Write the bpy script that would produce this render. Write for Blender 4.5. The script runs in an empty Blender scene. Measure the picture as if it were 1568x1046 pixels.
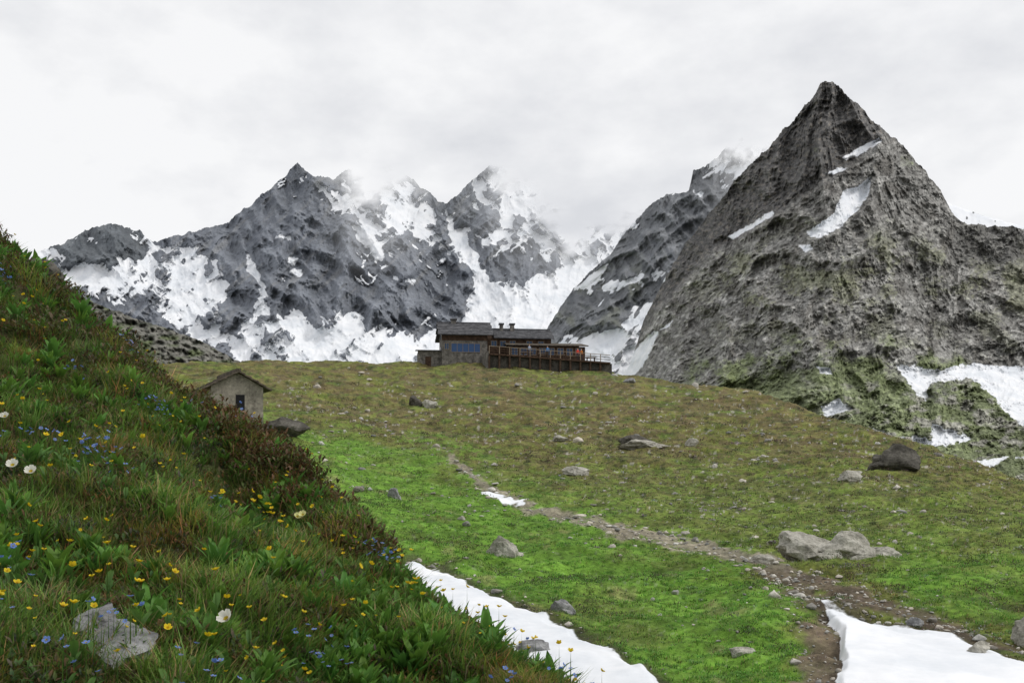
import bpy, math, numpy as np
from mathutils import Vector, noise as mnoise
rng=np.random.default_rng(7)
F=1524.4; CX=784.0; HY=720.0
scene=bpy.context.scene
# ------------------------------------------------------------------ noise
_perm=np.random.default_rng(1).permutation(4096).astype(np.int64)
_gx=np.cos(np.arange(4096)*2.399963); _gy=np.sin(np.arange(4096)*2.399963)
def pn(x,y,seed=0):
    x=np.asarray(x,float); y=np.asarray(y,float)
    xi=np.floor(x).astype(np.int64); yi=np.floor(y).astype(np.int64)
    fx=x-xi; fy=y-yi
    u=fx*fx*fx*(fx*(fx*6-15)+10); v=fy*fy*fy*(fy*(fy*6-15)+10)
    def g(ix,iy,dx,dy):
        h=_perm[(_perm[(ix+seed*131)&4095]+iy)&4095]
        return _gx[h]*dx+_gy[h]*dy
    a=g(xi,yi,fx,fy); b=g(xi+1,yi,fx-1,fy); c=g(xi,yi+1,fx,fy-1); d=g(xi+1,yi+1,fx-1,fy-1)
    return ((a*(1-u)+b*u)*(1-v)+(c*(1-u)+d*u)*v)*1.5
def fbm(x,y,o=5,seed=0,g=0.5):
    s=0;a=1.0;f=1.0;t=0
    for i in range(o):
        s=s+a*pn(x*f+i*17.3,y*f+i*9.1,seed+i); t+=a; a*=g; f*=2.03
    return s/t
def ridged(x,y,o=5,seed=0,g=0.5):
    s=0;a=1.0;f=1.0;t=0
    for i in range(o):
        s=s+a*(1-2*np.abs(pn(x*f+i*11.3,y*f+i*5.1,seed+i))); t+=a; a*=g; f*=2.03
    return s/t
def rmf(x,y,o=6,seed=0,g=0.5):
    s=0;a=1.0;t=0;w=1.0; x=np.asarray(x,float);y=np.asarray(y,float)
    for i in range(o):
        r=np.clip(1-1.7*np.abs(pn(x,y,seed+i)),0,1); r=.5*r+.5*r*r
        s=s+a*w*r; t+=a*.8; w=np.clip(r*1.6+.25,0,1); a*=g
        x,y=(x*.8+y*.6)*2.07+13.7,(y*.8-x*.6)*2.07+5.1
    return s/t*2-1.0
def ss(a,b,x):
    t=np.clip((x-a)/(b-a),0,1); return t*t*(3-2*t)
def sdf(px,py,poly,cap=60.):
    out=np.full(px.shape,-cap); P=np.array(poly,float)
    x0,y0=P.min(0)-cap; x1,y1=P.max(0)+cap
    m=(px>x0)&(px<x1)&(py>y0)&(py<y1)
    if not m.any(): return out
    x=px[m];y=py[m]; d=np.full(x.shape,1e9); ins=np.zeros(x.shape,bool)
    for i in range(len(P)):
        a=P[i];b=P[(i+1)%len(P)]
        ex,ey=b-a; L=ex*ex+ey*ey+1e-9
        t=np.clip(((x-a[0])*ex+(y-a[1])*ey)/L,0,1)
        d=np.minimum(d,np.hypot(x-a[0]-t*ex,y-a[1]-t*ey))
        if a[1]!=b[1]:
            c=((a[1]>y)!=(b[1]>y))&(x<(b[0]-a[0])*(y-a[1])/(b[1]-a[1])+a[0]); ins^=c
    out[m]=np.clip(np.where(ins,d,-d),-cap,cap); return out
def pathd(px,py,pl):
    r=np.full(px.shape,-9.)
    for i in range(len(pl)-1):
        a=pl[i];b=pl[i+1]; ex,ey=b[0]-a[0],b[1]-a[1]; L=ex*ex+ey*ey
        t=np.clip(((px-a[0])*ex+(py-a[1])*ey)/L,0,1)
        d=np.hypot(px-a[0]-t*ex,(py-a[1]-t*ey)*1.6); w=a[2]+t*(b[2]-a[2])
        r=np.maximum(r,1-d/w)
    return r
def mixc(A,B,t):
    return A*(1-t[...,None])+np.array(B)*t[...,None]
class RBF:
    def __init__(s,pts,sx=400.,sd=1.6,reg=1e-3):
        p=np.array(pts,float); s.sx=sx; s.sd=sd
        s.c=np.stack([p[:,0]/sx,np.log(p[:,1])*sd],1); n=len(p)
        r=np.linalg.norm(s.c[:,None]-s.c[None],axis=2); K=s.k(r)+np.eye(n)*reg
        A=np.zeros((n+3,n+3)); A[:n,:n]=K; A[:n,n]=1; A[:n,n+1:]=s.c; A[n,:n]=1; A[n+1:,:n]=s.c.T
        s.w=np.linalg.solve(A,np.concatenate([p[:,2],[0,0,0]])); s.n=n
    def k(s,r): return np.where(r>1e-9,r*r*np.log(np.maximum(r,1e-9)),0)
    def __call__(s,px,d):
        a=np.asarray(px,float)/s.sx; b=np.log(np.asarray(d,float))*s.sd
        o=s.w[s.n]+s.w[s.n+1]*a+s.w[s.n+2]*b
        for i in range(s.n):
            r2=(a-s.c[i,0])**2+(b-s.c[i,1])**2
            o=o+s.w[i]*0.5*r2*np.log(np.maximum(r2,1e-18))
        return o
# ------------------------------------------------------------------ mesh helpers
def finish(me,name,mat,smooth):
    me.update(calc_edges=True)
    if smooth: me.polygons.foreach_set('use_smooth',np.ones(len(me.polygons),bool))
    me.materials.append(mat)
    ob=bpy.data.objects.new(name,me); scene.collection.objects.link(ob); return ob
def raw_mesh(name,V,Fc,k,mat,C=None,attrs={},smooth=False):
    me=bpy.data.meshes.new(name)
    me.vertices.add(len(V)); me.vertices.foreach_set('co',np.ascontiguousarray(V,dtype=np.float32).ravel())
    n=len(Fc); me.loops.add(n*k); me.polygons.add(n)
    me.loops.foreach_set('vertex_index',np.ascontiguousarray(Fc,dtype=np.int32).ravel())
    me.polygons.foreach_set('loop_start',np.arange(0,n*k,k,dtype=np.int32))
    ob=finish(me,name,mat,smooth)
    if C is not None:
        a=me.attributes.new('Col','FLOAT_COLOR','POINT')
        a.data.foreach_set('color',np.concatenate([C,np.ones((len(C),1))],1).astype(np.float32).ravel())
    for kx,v in attrs.items():
        a=me.attributes.new(kx,'FLOAT','POINT'); a.data.foreach_set('value',np.asarray(v,np.float32).ravel())
    return ob
def grid(name,X,Y,Z,mat,C=None,attrs={},smooth=True):
    nr,nc=X.shape; idx=np.arange(nr*nc).reshape(nr,nc)
    q=np.stack([idx[:-1,:-1],idx[:-1,1:],idx[1:,1:],idx[1:,:-1]],-1).reshape(-1,4)
    V=np.stack([X,Y,Z],-1).reshape(-1,3)
    return raw_mesh(name,V,q,4,mat,None if C is None else C.reshape(-1,3),attrs,smooth)
# ------------------------------------------------------------------ materials
def newmat(n):
    m=bpy.data.materials.new(n); m.use_nodes=True; nt=m.node_tree
    b=nt.nodes['Principled BSDF']; b.inputs['Roughness'].default_value=0.9
    b.inputs['Specular IOR Level'].default_value=0.15
    return m,nt,b
def N(nt,t,**k):
    n=nt.nodes.new(t)
    for a,v in k.items():
        if a in n.inputs.keys(): n.inputs[a].default_value=v
        else: setattr(n,a,v)
    return n
def L(nt,a,b): nt.links.new(a,b)
def math_(nt,op,a,b=None):
    n=nt.nodes.new('ShaderNodeMath'); n.operation=op
    for i,v in enumerate((a,b)):
        if v is None: continue
        if isinstance(v,(int,float)): n.inputs[i].default_value=v
        else: L(nt,v,n.inputs[i])
    return n.outputs[0]
def maprange(nt,v,a,b,c,d,sm=False):
    n=nt.nodes.new('ShaderNodeMapRange'); n.interpolation_type='SMOOTHSTEP' if sm else 'LINEAR'
    L(nt,v,n.inputs[0])
    for i,x in enumerate((a,b,c,d)): n.inputs[i+1].default_value=x
    return n.outputs[0]
def noise_(nt,scale,detail=8,rough=.6,vec=None):
    n=nt.nodes.new('ShaderNodeTexNoise'); n.inputs['Scale'].default_value=scale
    n.inputs['Detail'].default_value=detail; n.inputs['Roughness'].default_value=rough
    if vec is not None: L(nt,vec,n.inputs['Vector'])
    return n.outputs[0]
def terrain_mat(name,s1,s2,bumpd,snow_edge,snow_noise,lo=.6,hi=1.4,bstr=.8,fog=False,vor=None):
    m,nt,b=newmat(name)
    tc=N(nt,'ShaderNodeTexCoord').outputs['Object']
    at=N(nt,'ShaderNodeAttribute',attribute_name='Col')
    n1=noise_(nt,s1,7,.65,tc); n2=noise_(nt,s2,5,.7,tc)
    f=math_(nt,'MULTIPLY',maprange(nt,n1,.3,.7,lo,hi),maprange(nt,n2,.3,.7,lo,hi))
    h=math_(nt,'ADD',n1,math_(nt,'MULTIPLY',n2,.5))
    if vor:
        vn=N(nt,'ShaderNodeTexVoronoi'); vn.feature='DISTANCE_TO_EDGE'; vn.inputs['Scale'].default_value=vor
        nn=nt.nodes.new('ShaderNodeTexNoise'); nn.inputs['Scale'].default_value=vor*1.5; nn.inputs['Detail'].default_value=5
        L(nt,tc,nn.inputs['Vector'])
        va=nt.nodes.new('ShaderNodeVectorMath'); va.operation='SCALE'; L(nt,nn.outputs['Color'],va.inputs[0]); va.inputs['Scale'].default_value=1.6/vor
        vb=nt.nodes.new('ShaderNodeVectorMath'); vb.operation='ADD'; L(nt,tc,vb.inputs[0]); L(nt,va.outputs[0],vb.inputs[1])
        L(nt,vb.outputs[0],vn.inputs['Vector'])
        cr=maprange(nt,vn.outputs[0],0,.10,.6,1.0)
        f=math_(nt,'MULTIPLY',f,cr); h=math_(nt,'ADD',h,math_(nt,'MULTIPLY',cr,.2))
    vm=nt.nodes.new('ShaderNodeVectorMath'); vm.operation='SCALE'; L(nt,at.outputs['Color'],vm.inputs[0]); L(nt,f,vm.inputs['Scale'])
    sn=N(nt,'ShaderNodeAttribute',attribute_name='snow').outputs['Fac']
    sv=math_(nt,'ADD',sn,math_(nt,'MULTIPLY',math_(nt,'SUBTRACT',n2,.5),snow_noise))
    sf=maprange(nt,sv,-snow_edge,snow_edge,0,1,True)
    mx=nt.nodes.new('ShaderNodeMixRGB'); L(nt,sf,mx.inputs[0]); L(nt,vm.outputs[0],mx.inputs[1])
    sc=nt.nodes.new('ShaderNodeMixRGB'); sc.inputs[1].default_value=(.68,.71,.75,1); sc.inputs[2].default_value=(.84,.85,.87,1)
    L(nt,maprange(nt,n1,.35,.6,0,1),sc.inputs[0]); L(nt,sc.outputs[0],mx.inputs[2])
    L(nt,mx.outputs[0],b.inputs['Base Color'])
    bp=nt.nodes.new('ShaderNodeBump'); bp.inputs['Distance'].default_value=bumpd; L(nt,h,bp.inputs['Height'])
    L(nt,maprange(nt,sf,0,1,bstr,bstr*.08),bp.inputs['Strength']); L(nt,bp.outputs[0],b.inputs['Normal'])
    if fog:
        fg=N(nt,'ShaderNodeAttribute',attribute_name='fog').outputs['Fac']
        tr=nt.nodes.new('ShaderNodeBsdfTransparent'); ms=nt.nodes.new('ShaderNodeMixShader')
        L(nt,fg,ms.inputs[0]); L(nt,b.outputs[0],ms.inputs[1]); L(nt,tr.outputs[0],ms.inputs[2])
        L(nt,ms.outputs[0],nt.nodes['Material Output'].inputs[0])
    return m
M_far=terrain_mat('alpine_rock_far',.012,.06,8,.7,5,.74,1.26,.6,True)
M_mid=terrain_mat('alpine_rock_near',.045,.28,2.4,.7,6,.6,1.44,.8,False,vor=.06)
M_ground=terrain_mat('alpine_meadow',.6,5.0,.12,1.2,5,.5,1.55,1.)
M_fore=terrain_mat('turf_soil',6,40,.02,1.,2,.6,1.4,.9)
def foliage_mat(name,tr=.35,spec=.25,rough=.55):
    m,nt,b=newmat(name); at=N(nt,'ShaderNodeAttribute',attribute_name='Col')
    b.inputs['Roughness'].default_value=rough; b.inputs['Specular IOR Level'].default_value=spec
    L(nt,at.outputs['Color'],b.inputs['Base Color'])
    t=nt.nodes.new('ShaderNodeBsdfTranslucent'); L(nt,at.outputs['Color'],t.inputs[0])
    ms=nt.nodes.new('ShaderNodeMixShader'); ms.inputs[0].default_value=tr
    L(nt,b.outputs[0],ms.inputs[1]); L(nt,t.outputs[0],ms.inputs[2]); L(nt,ms.outputs[0],nt.nodes['Material Output'].inputs[0])
    return m
M_leaf=foliage_mat('leaf_green')
def rock_mat(name,c1,c2,scale=3.,bd=.06):
    m,nt,b=newmat(name); tc=N(nt,'ShaderNodeTexCoord').outputs['Object']
    n1=noise_(nt,scale,8,.7,tc); n2=noise_(nt,scale*5,6,.7,tc)
    r=nt.nodes.new('ShaderNodeValToRGB'); e=r.color_ramp.elements
    e[0].position=.3; e[0].color=(*[x*.35 for x in c1],1); e[1].position=.68; e[1].color=(*c2,1)
    k=e.new(.45); k.color=(*c1,1)
    L(nt,n1,r.inputs[0]); vm=nt.nodes.new('ShaderNodeVectorMath'); vm.operation='SCALE'
    L(nt,r.outputs[0],vm.inputs[0]); L(nt,maprange(nt,n2,.3,.7,.6,1.35),vm.inputs['Scale']); L(nt,vm.outputs[0],b.inputs['Base Color'])
    bp=nt.nodes.new('ShaderNodeBump'); bp.inputs['Distance'].default_value=bd; bp.inputs['Strength'].default_value=.9
    L(nt,math_(nt,'ADD',n1,math_(nt,'MULTIPLY',n2,.4)),bp.inputs['Height']); L(nt,bp.outputs[0],b.inputs['Normal'])
    return m
M_rock_pale=rock_mat('rock_pale',(.32,.305,.26),(.54,.52,.46))
M_rock_grey=rock_mat('rock_grey',(.22,.22,.22),(.38,.38,.38))
M_rock_dark=rock_mat('rock_dark',(.07,.065,.055),(.15,.14,.12),1.5)
M_stone=rock_mat('stone_masonry',(.12,.112,.10),(.27,.25,.225),1.6,.08)
M_slate=rock_mat('slate_roof',(.07,.07,.075),(.15,.15,.155),1.2,.05)
M_shroof=rock_mat('shed_stone_roof',(.08,.066,.05),(.15,.125,.10),1.2,.05)
M_plaster=rock_mat('weathered_render',(.22,.20,.165),(.33,.305,.25),1.5,.02)
M_wood=rock_mat('dark_timber',(.055,.035,.024),(.105,.066,.044),2,.02)
def plain(n,c,r=.7):
    m,nt,b=newmat(n); b.inputs['Roughness'].default_value=r
    nn=noise_(nt,12,4,.6); mx=nt.nodes.new('ShaderNodeMixRGB'); mx.inputs[1].default_value=(*[x*.8 for x in c],1); mx.inputs[2].default_value=(*c,1)
    L(nt,nn,mx.inputs[0]); L(nt,mx.outputs[0],b.inputs['Base Color']); return m
M_glass=plain('window_glass',(.05,.09,.16),.15); M_blue=plain('blue_blind',(.05,.10,.22),.3)
M_frame=plain('window_frame',(.28,.22,.16)); M_dark=plain('dark_opening',(.012,.012,.013))
# ------------------------------------------------------------------ world / light / camera
w=bpy.data.worlds.new('World'); scene.world=w; w.use_nodes=True; nt=w.node_tree
bg=nt.nodes['Background']
sky=nt.nodes.new('ShaderNodeTexSky'); sky.sky_type='NISHITA'; sky.sun_disc=False
SE=math.radians(50); SR=math.radians(95)
sky.sun_elevation=SE; sky.sun_rotation=SR; sky.dust_density=3
tc=nt.nodes.new('ShaderNodeTexCoord').outputs['Generated']
mp=nt.nodes.new('ShaderNodeMapping'); mp.inputs['Scale'].default_value=(1,1,1.9); mp.inputs['Location'].default_value=(.35,0,.2); L(nt,tc,mp.inputs[0])
n1=noise_(nt,2.6,6,.5,mp.outputs[0]); n2=noise_(nt,7.5,8,.55,mp.outputs[0])
cl=math_(nt,'ADD',math_(nt,'MULTIPLY',n1,.62),math_(nt,'MULTIPLY',n2,.38))
r=nt.nodes.new('ShaderNodeValToRGB'); e=r.color_ramp.elements
e[0].position=.41; e[0].color=(7.3,7.42,7.75,1); e[1].position=.57; e[1].color=(9.7,9.72,9.8,1)
L(nt,cl,r.inputs[0])
mx=nt.nodes.new('ShaderNodeMixRGB'); mx.inputs[0].default_value=.95; L(nt,sky.outputs[0],mx.inputs[1]); L(nt,r.outputs[0],mx.inputs[2])
L(nt,mx.outputs[0],bg.inputs[0]); bg.inputs[1].default_value=.1
sl=bpy.data.lights.new('sun','SUN'); sl.energy=1.5; sl.angle=math.radians(10); sl.color=(1,.97,.92)
so=bpy.data.objects.new('sun',sl); scene.collection.objects.link(so)
sd=Vector((math.sin(SR)*math.cos(SE),math.cos(SR)*math.cos(SE),math.sin(SE)))
so.rotation_euler=sd.to_track_quat('Z','Y').to_euler()
cam=bpy.data.cameras.new('camera'); co=bpy.data.objects.new('camera',cam); scene.collection.objects.link(co)
co.rotation_euler=(math.radians(90),0,0); cam.lens=35; cam.sensor_width=36; cam.shift_y=(HY-522.2)/1568
cam.clip_end=60000; cam.clip_start=.05; scene.camera=co
scene.view_settings.view_transform='Standard'; scene.view_settings.look='None'; scene.view_settings.exposure=0
# ------------------------------------------------------------------ middle terrain
crest=[(-900,140,560),(-100,140,565),(200,145,565),(380,150,559),(560,155,558),(650,155,561),(780,156,557),(930,150,573),(1000,145,583),(1100,135,598),(1200,122,620),(1300,108,652),(1400,95,682),(1568,78,738),(1700,70,770),(2200,60,820)]
pts=[(-900,6,1450),(-200,6,1450),(500,6,1450),(1000,6,1450),(1700,6,1430),(2500,6,1400),
(-900,15,1000),(0,15,980),(500,15,1000),(730,17,950),(1000,12,1046),(1250,12,1052),(1568,12.5,1045),(2200,13,1000),
(1260,17,930),(1568,20,905),(630,25,852),(850,20,915),(1000,19,930),(1270,28,850),(1568,28,840),(2200,28,800),
(770,27,850),(1000,30,840),(300,25,800),(-300,25,800),(600,42,765),(760,45,762),(950,42,790),(1200,40,790),(1450,40,780),(1568,40,795),
(300,50,700),(450,70,660),(350,66,648),(0,60,680),(-400,60,680),(600,75,680),(800,75,690),(980,75,685),(1200,70,705),(1375,60,728),(1568,58,765),
(620,105,625),(800,110,620),(1000,105,630),(1200,92,660),(400,100,600),(100,100,600)]+crest
for c in crest:
    pts+=[(c[0],c[1]*1.25,c[2]+20),(c[0],c[1]*1.8,c[2]+85),(c[0],c[1]*3.5,c[2]+130)]
for x in (-900,0,800,1600,2300): pts.append((x,9000,735))
G=RBF(pts)
SN_G=[[(632,852),(655,862),(700,888),(780,925),(860,963),(930,998),(1015,1048),(1100,1100),(900,1150),(780,1080),(700,1000),(640,920),(600,870)],
[(1255,925),(1290,932),(1350,950),(1420,965),(1500,990),(1568,1012),(1660,1050),(1720,1200),(1290,1200),(1285,1060),(1275,1040),(1292,1020),(1285,985),(1290,962)],
[(735,752),(770,756),(805,768),(800,775),(765,768)]]
PATH=[(690,700,7),(740,742,10),(800,772,13),(870,790,15),(950,812,20),(1080,838,17),(1180,862,26),(1235,905,40),(1262,960,44),(1270,1060,36)]
PATH2=[(1225,885,26),(1320,915,26),(1450,962,20),(1568,1003,18)]
def midfield(px,d):
    py0=G(px,d); Z=(HY-py0)/F*d; X=(px-CX)/F*d; Y=d
    py=py0
    nearw=1-ss(180,260,d)
    s=np.full(px.shape,-60.)
    for p in SN_G: s=np.maximum(s,sdf(px,py,p))
    s=s+fbm(X/.8,Y/.8,4,31)*9
    sm=ss(-2,10,s)*(d<30)
    Z=Z+fbm(X/9,Y/12,4,3)*(.3+.006*np.minimum(d,160))*nearw
    Z=Z+(fbm(X/2.2,Y/2.6,4,8)*.42+ridged(X/.8,Y/.9,3,14)*.07)*nearw*(1-.8*sm)
    Z=Z+ ridged(X/16,Z/1.3,3,22)*.36*ss(30,80,d)*nearw
    Z=Z+.12*sm
    return X,Y,Z,py,s
cols=np.concatenate([np.linspace(-700,-60,40)[:-1],np.linspace(-60,300,120)[:-1],np.linspace(300,1640,1150)[:-1],np.linspace(1640,2300,50)])
rows=np.exp(np.concatenate([np.linspace(math.log(5),math.log(11),30)[:-1],np.linspace(math.log(11),math.log(170),640)[:-1],np.linspace(math.log(170),math.log(9000),70)]))
PX,D=np.meshgrid(cols,rows)
X,Y,Z,PY,S=midfield(PX,D)
PYa=HY-Z/D*F
C=np.ones(X.shape+(3,))*np.array((.135,.150,.034))
n=fbm(PX/90,PYa/28,5,41)
C=mixc(C,(.155,.128,.050),ss(-.15,.3,n)*ss(760,610,PYa)*.9)
C=mixc(C,(.085,.135,.026),ss(.0,.35,fbm(PX/60,PYa/12,4,47))*.8)
bright=[(380,640),(520,655),(640,680),(760,720),(900,765),(1000,820),(1150,850),(1230,920),(1260,1200),(500,1200),(500,760)]
bs=np.maximum(sdf(PX,PYa,bright),sdf(PX,PYa,[(1340,850),(1450,835),(1700,850),(1700,960),(1500,950),(1380,910)]))
C=mixc(C,(.115,.235,.028),ss(-40,40,bs+n*90)*.9)
bs2=sdf(PX,PYa,[(900,735),(1100,720),(1700,790),(1700,850),(1000,835)])
C=mixc(C,(.125,.190,.032),ss(-40,20,bs2+n*40)*.75)
C=mixc(C,(.145,.175,.042),ss(.05,.35,fbm(X/3,Y/4,5,58))*.6)
st=ridged(PX/75+n*1.5,PYa/7.5+n*3,4,53)
C=mixc(C,(.115,.083,.046),ss(.3,.7,st)*.75*ss(900,640,PYa)*(1-.8*ss(-10,20,bs)))
nd=fbm(PX/16,PYa/4.5,5,59)
C=mixc(C,(.042,.055,.018),ss(.12,.40,nd)*.8*(1-.5*ss(-10,20,bs)))
C=mixc(C,(.22,.19,.095),ss(.25,.5,fbm(X/1.1,Y/2.2,4,63))*.45)
C=mixc(C,(.32,.30,.26),ss(.34,.45,fbm(PX/9,PYa/4,4,65)+.35*fbm(PX/70,PYa/22,3,66))*ss(570,600,PYa)*.8*(1-.7*ss(-10,20,bs)))
pd=np.maximum(pathd(PX,PYa,PATH),pathd(PX,PYa,PATH2))+fbm(X/1.1,Y/1.6,5,67,.6)*2.1
lowm=ss(850,890,PYa)[...,None]
pc=lowm*np.array((.115,.082,.066))+(1-lowm)*np.array((.24,.205,.165))
t=ss(-.1,.6,pd)*.85
C=C*(1-t[...,None])+pc*t[...,None]
t=ss(-16,-2,S)*(D<30)*.75; C=mixc(C,(.065,.05,.036),t)
grid('ground',X,Y,Z,M_ground,C,{'snow':np.clip(S,-20,20)})
def colat(px,d):
    i=np.clip(np.searchsorted(rows,d),0,len(rows)-1); j=np.clip(np.searchsorted(cols,px),0,len(cols)-1)
    return C_g[i,j],S_g[i,j],pd_g[i,j]
C_g,S_g,pd_g=C,S,pd
# ------------------------------------------------------------------ foreground slope
edge=[(-900,14,60),(-300,13,190),(0,12,378),(80,11,450),(160,10.4,512),(230,9.8,578),(290,9.2,634),(350,8.5,668),(400,7.9,690),(450,7.2,728),(500,6.6,776),(550,6.0,828),(640,5.2,912),(740,4.4,1005),(880,3.5,1098),(1000,3,1185),(1200,2.6,1320)]
fp=list(edge)+[(0,2,1060),(300,2.2,1070),(600,2.7,1130),(0,3,850),(300,3.3,880),(500,4.,925),(0,5,655),(200,5.5,710),(380,6,785),(0,8,495),(150,8,565),(-600,3,640),(-600,8,260),(0,1.2,1350),(600,1.4,1550),(1000,1.5,1600),(-600,1.3,1000)]
for c in edge: fp+=[(c[0],c[1]*1.12,c[2]+22),(c[0],c[1]*1.4,c[2]+120),(c[0],c[1]*2,c[2]+330),(c[0],c[1]*2.7,c[2]+520)]
G2=RBF(fp,300.,1.8)
ex=np.array([e_[0] for e_ in edge],float); ed=np.array([e_[1] for e_ in edge],float)
def edged(px): return np.interp(px,ex,ed)
def forefield(px,d):
    X=(px-CX)/F*d; Z=(HY-G2(px,d))/F*d
    Z=Z+fbm(X/.9,d/1.1,4,71)*.24+fbm(X/.3,d/.35,3,75)*.09
    return X,d,Z
c2=np.linspace(-500,1190,560); r2=np.linspace(0,1,420)
PX2,T2=np.meshgrid(c2,r2); D2=1.15*(edged(PX2)*2.6/1.15)**T2
X,Y,Z=forefield(PX2,D2)
n=fbm(X/.35,Y/.35,5,81)
C=np.ones(X.shape+(3,))*np.array((.05,.06,.02)); C=mixc(C,(.07,.05,.03),ss(0,.4,n)); C=mixc(C,(.06,.10,.025),ss(0,.4,-n))
grid('hillside',X,Y,Z,M_fore,C,{'snow':np.full(X.shape,-20.)})
# ------------------------------------------------------------------ mountains
def interp(px,pl):
    a=np.array(pl,float); return np.interp(px,a[:,0],a[:,1])
def mountain(name,x0,x1,nc,nr,sil,basepy,db,dc,rel,amp,colf,snowf,fogf,jag,mat,seed,gam=1.0):
    cx=np.linspace(x0,x1,nc); cr0=interp(cx,sil)
    cr=cr0+(fbm(cx/22,cx*0+seed,5,seed,.6)-.6*np.abs(fbm(cx/9,cx*0+seed,4,seed+9,.6)))*jag
    # smooth crest drives the depth so that the faces stay free of column ripples
    xs=np.linspace(-1,1,41)*45; crs=np.mean([interp(cx+q,sil) for q in xs],0)-12
    t=np.linspace(0,1,nr); PX,T=np.meshgrid(cx,t)
    PY=basepy*(1-T)+cr[None]*T
    T2_=np.clip((basepy-PY)/(basepy-crs[None]),0,1.3)
    dcv=dc(PX,PY) if callable(dc) else dc
    D=db+(dcv-db)*T2_**gam
    R=rel(PX,PY)
    S=snowf(PX,PY,R); C=colf(PX,PY,R); Fg=fogf(PX,PY)
    C=C*(.93+.2*np.clip(R,-.6,.9))[...,None]  # relief shading strengthened in rock colour; darker gullies also stand for damp and debris
    sm=ss(-6,8,S)
    Rs=fbm(PX/60,PY/40,3,seed+5)*.6
    D=D-amp*(R*(1-.72*sm)+Rs*.72*sm)
    k=8; bt=np.linspace(1/k,1,k)[:,None]
    PXb=np.repeat(cx[None],k,0); Db=D[-1][None]*(1+.45*bt)
    Zc=(HY-cr)/F*D[-1]; Zb=Zc[None]*(1-bt*1.02)
    X=(PX-CX)/F*D; Z=(HY-PY)/F*D
    Xb=(PXb-CX)/F*Db
    X=np.vstack([X,Xb]); Y=np.vstack([D,Db]); Z=np.vstack([Z,Zb])
    rp=lambda A: np.concatenate([A,np.repeat(A[-1:],k,0)],0)
    return grid(name,X,Y,Z,mat,rp(C),{'snow':np.clip(rp(S),-20,20),'fog':rp(Fg)})
def relA(px,py):
    w=fbm(px/120,py/120,3,101)*.4
    a=rmf((px+.35*py)/95+w,(py-.2*px)/170+w,7,103,.52)
    b=rmf((px-.7*py)/70-w,(py+.4*px)/110,7,109,.52)
    return .75*a+.6*b+.10*fbm(px/9,py/9,4,115,.6)
polA=[([(85,412),(150,398),(230,397),(300,375),(330,400),(352,430),(342,470),(352,500),(330,532),(300,522),(240,480),(200,445),(120,437),(85,432)],10),
([(376,385),(390,398),(408,430),(412,482),(386,484),(396,440),(378,418)],3),
([(352,522),(375,482),(420,492),(455,480),(480,496),(512,470),(542,482),(562,510),(600,508),(660,530),(700,570),(340,570)],7),
([(468,268),(520,290),(560,272),(600,285),(655,298),(672,330),(692,368),(722,400),(704,402),(664,372),(622,362),(592,378),(552,352),(527,322)],12),
([(680,310),(700,348),(732,390),(752,430),(800,442),(740,450),(702,392),(682,350)],4),
([(715,288),(745,250),(800,240),(870,270),(900,350),(960,350),(960,400),(860,410),(812,372),(770,392),(735,375),(762,335),(728,312)],13),
([(735,432),(800,432),(862,405),(900,385),(960,365),(1100,330),(1100,600),(600,600),(590,530),(620,520),(700,500),(722,452)],6),
([(418,358),(445,360),(445,367),(420,366)],2),([(440,392),(455,396),(450,405),(440,402)],2),([(598,420),(640,428),(630,434),(600,430)],3),
([(225,372),(285,378),(300,390),(228,388)],4),([(20,385),(60,380),(105,372),(70,405),(20,410)],4),([(520,330),(560,345),(600,400),(580,398)],4),([(445,415),(462,412),(460,422)],2)]
def snowA(px,py,R):
    w=fbm(px/40,py/40,3,119)*.7
    nz=fbm((px+1.1*py)/15+w,(py-.9*px)/44,5,121,.52); nz2=fbm((px-1.0*py)/14-w,(py+.9*px)/38,5,127,.52)
    mixn=np.maximum(nz,nz2)*.9-.12+.25*(nz+nz2)
    S=np.full(px.shape,-60.)
    for p,a in polA: S=np.maximum(S,np.minimum(sdf(px,py,p),11)*.8+mixn*a*2.4-(R+.05)*a*1.25)
    reg=ss(500,560,px)*ss(470,400,py)
    reg2=ss(360,300,px)
    S=np.maximum(S,mixn*34-R*12-14.5+4*reg+3*reg2-4*(1-reg)*(1-reg2))
    rock=ss(55,10,np.hypot((px-790)/1.2,(py-400)*1.2))
    return S-10*rock
def colA(px,py,R):
    C=np.ones(px.shape+(3,))*np.array((.195,.210,.238))  # far rock lightened and blued: aerial haze put into the base colour
    C=mixc(C,(.125,.137,.160),ss(-.1,.5,fbm(px/34,py/40,5,131)))
    C=mixc(C,(.26,.262,.265),ss(.05,.4,fbm((px+py)/16,py/50,6,137,.6))*.55)
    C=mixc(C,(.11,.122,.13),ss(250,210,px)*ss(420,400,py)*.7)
    return C
cloudA=[(0,100),(380,150),(440,215),(500,262),(530,286),(575,296),(620,284),(690,262),(740,268),(790,298),(840,338),(880,366),(940,360),(1010,345)]
def fogA(px,py):
    c=interp(px,cloudA); f=ss(46,-26,py-c+fbm(px/60,py/32,5,141)*56)
    return np.maximum(f,.30*ss(160,0,py-c)*ss(440,560,px))
silA=[(-300,420),(0,400),(50,388),(80,376),(100,372),(120,358),(150,346),(178,342),(190,350),(215,352),(232,372),(280,358),(310,352),(350,340),(400,300),(430,275),(455,251),(480,268),(510,275),(530,262),(555,245),(580,240),(610,258),(630,275),(655,293),(675,310),(685,311),(700,300),(740,262),(790,225),(830,215),(870,230),(900,250),(960,260),(1010,250),(1200,250)]
def dcA(px,py): return 4300+500*ss(500,900,px)
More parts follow.
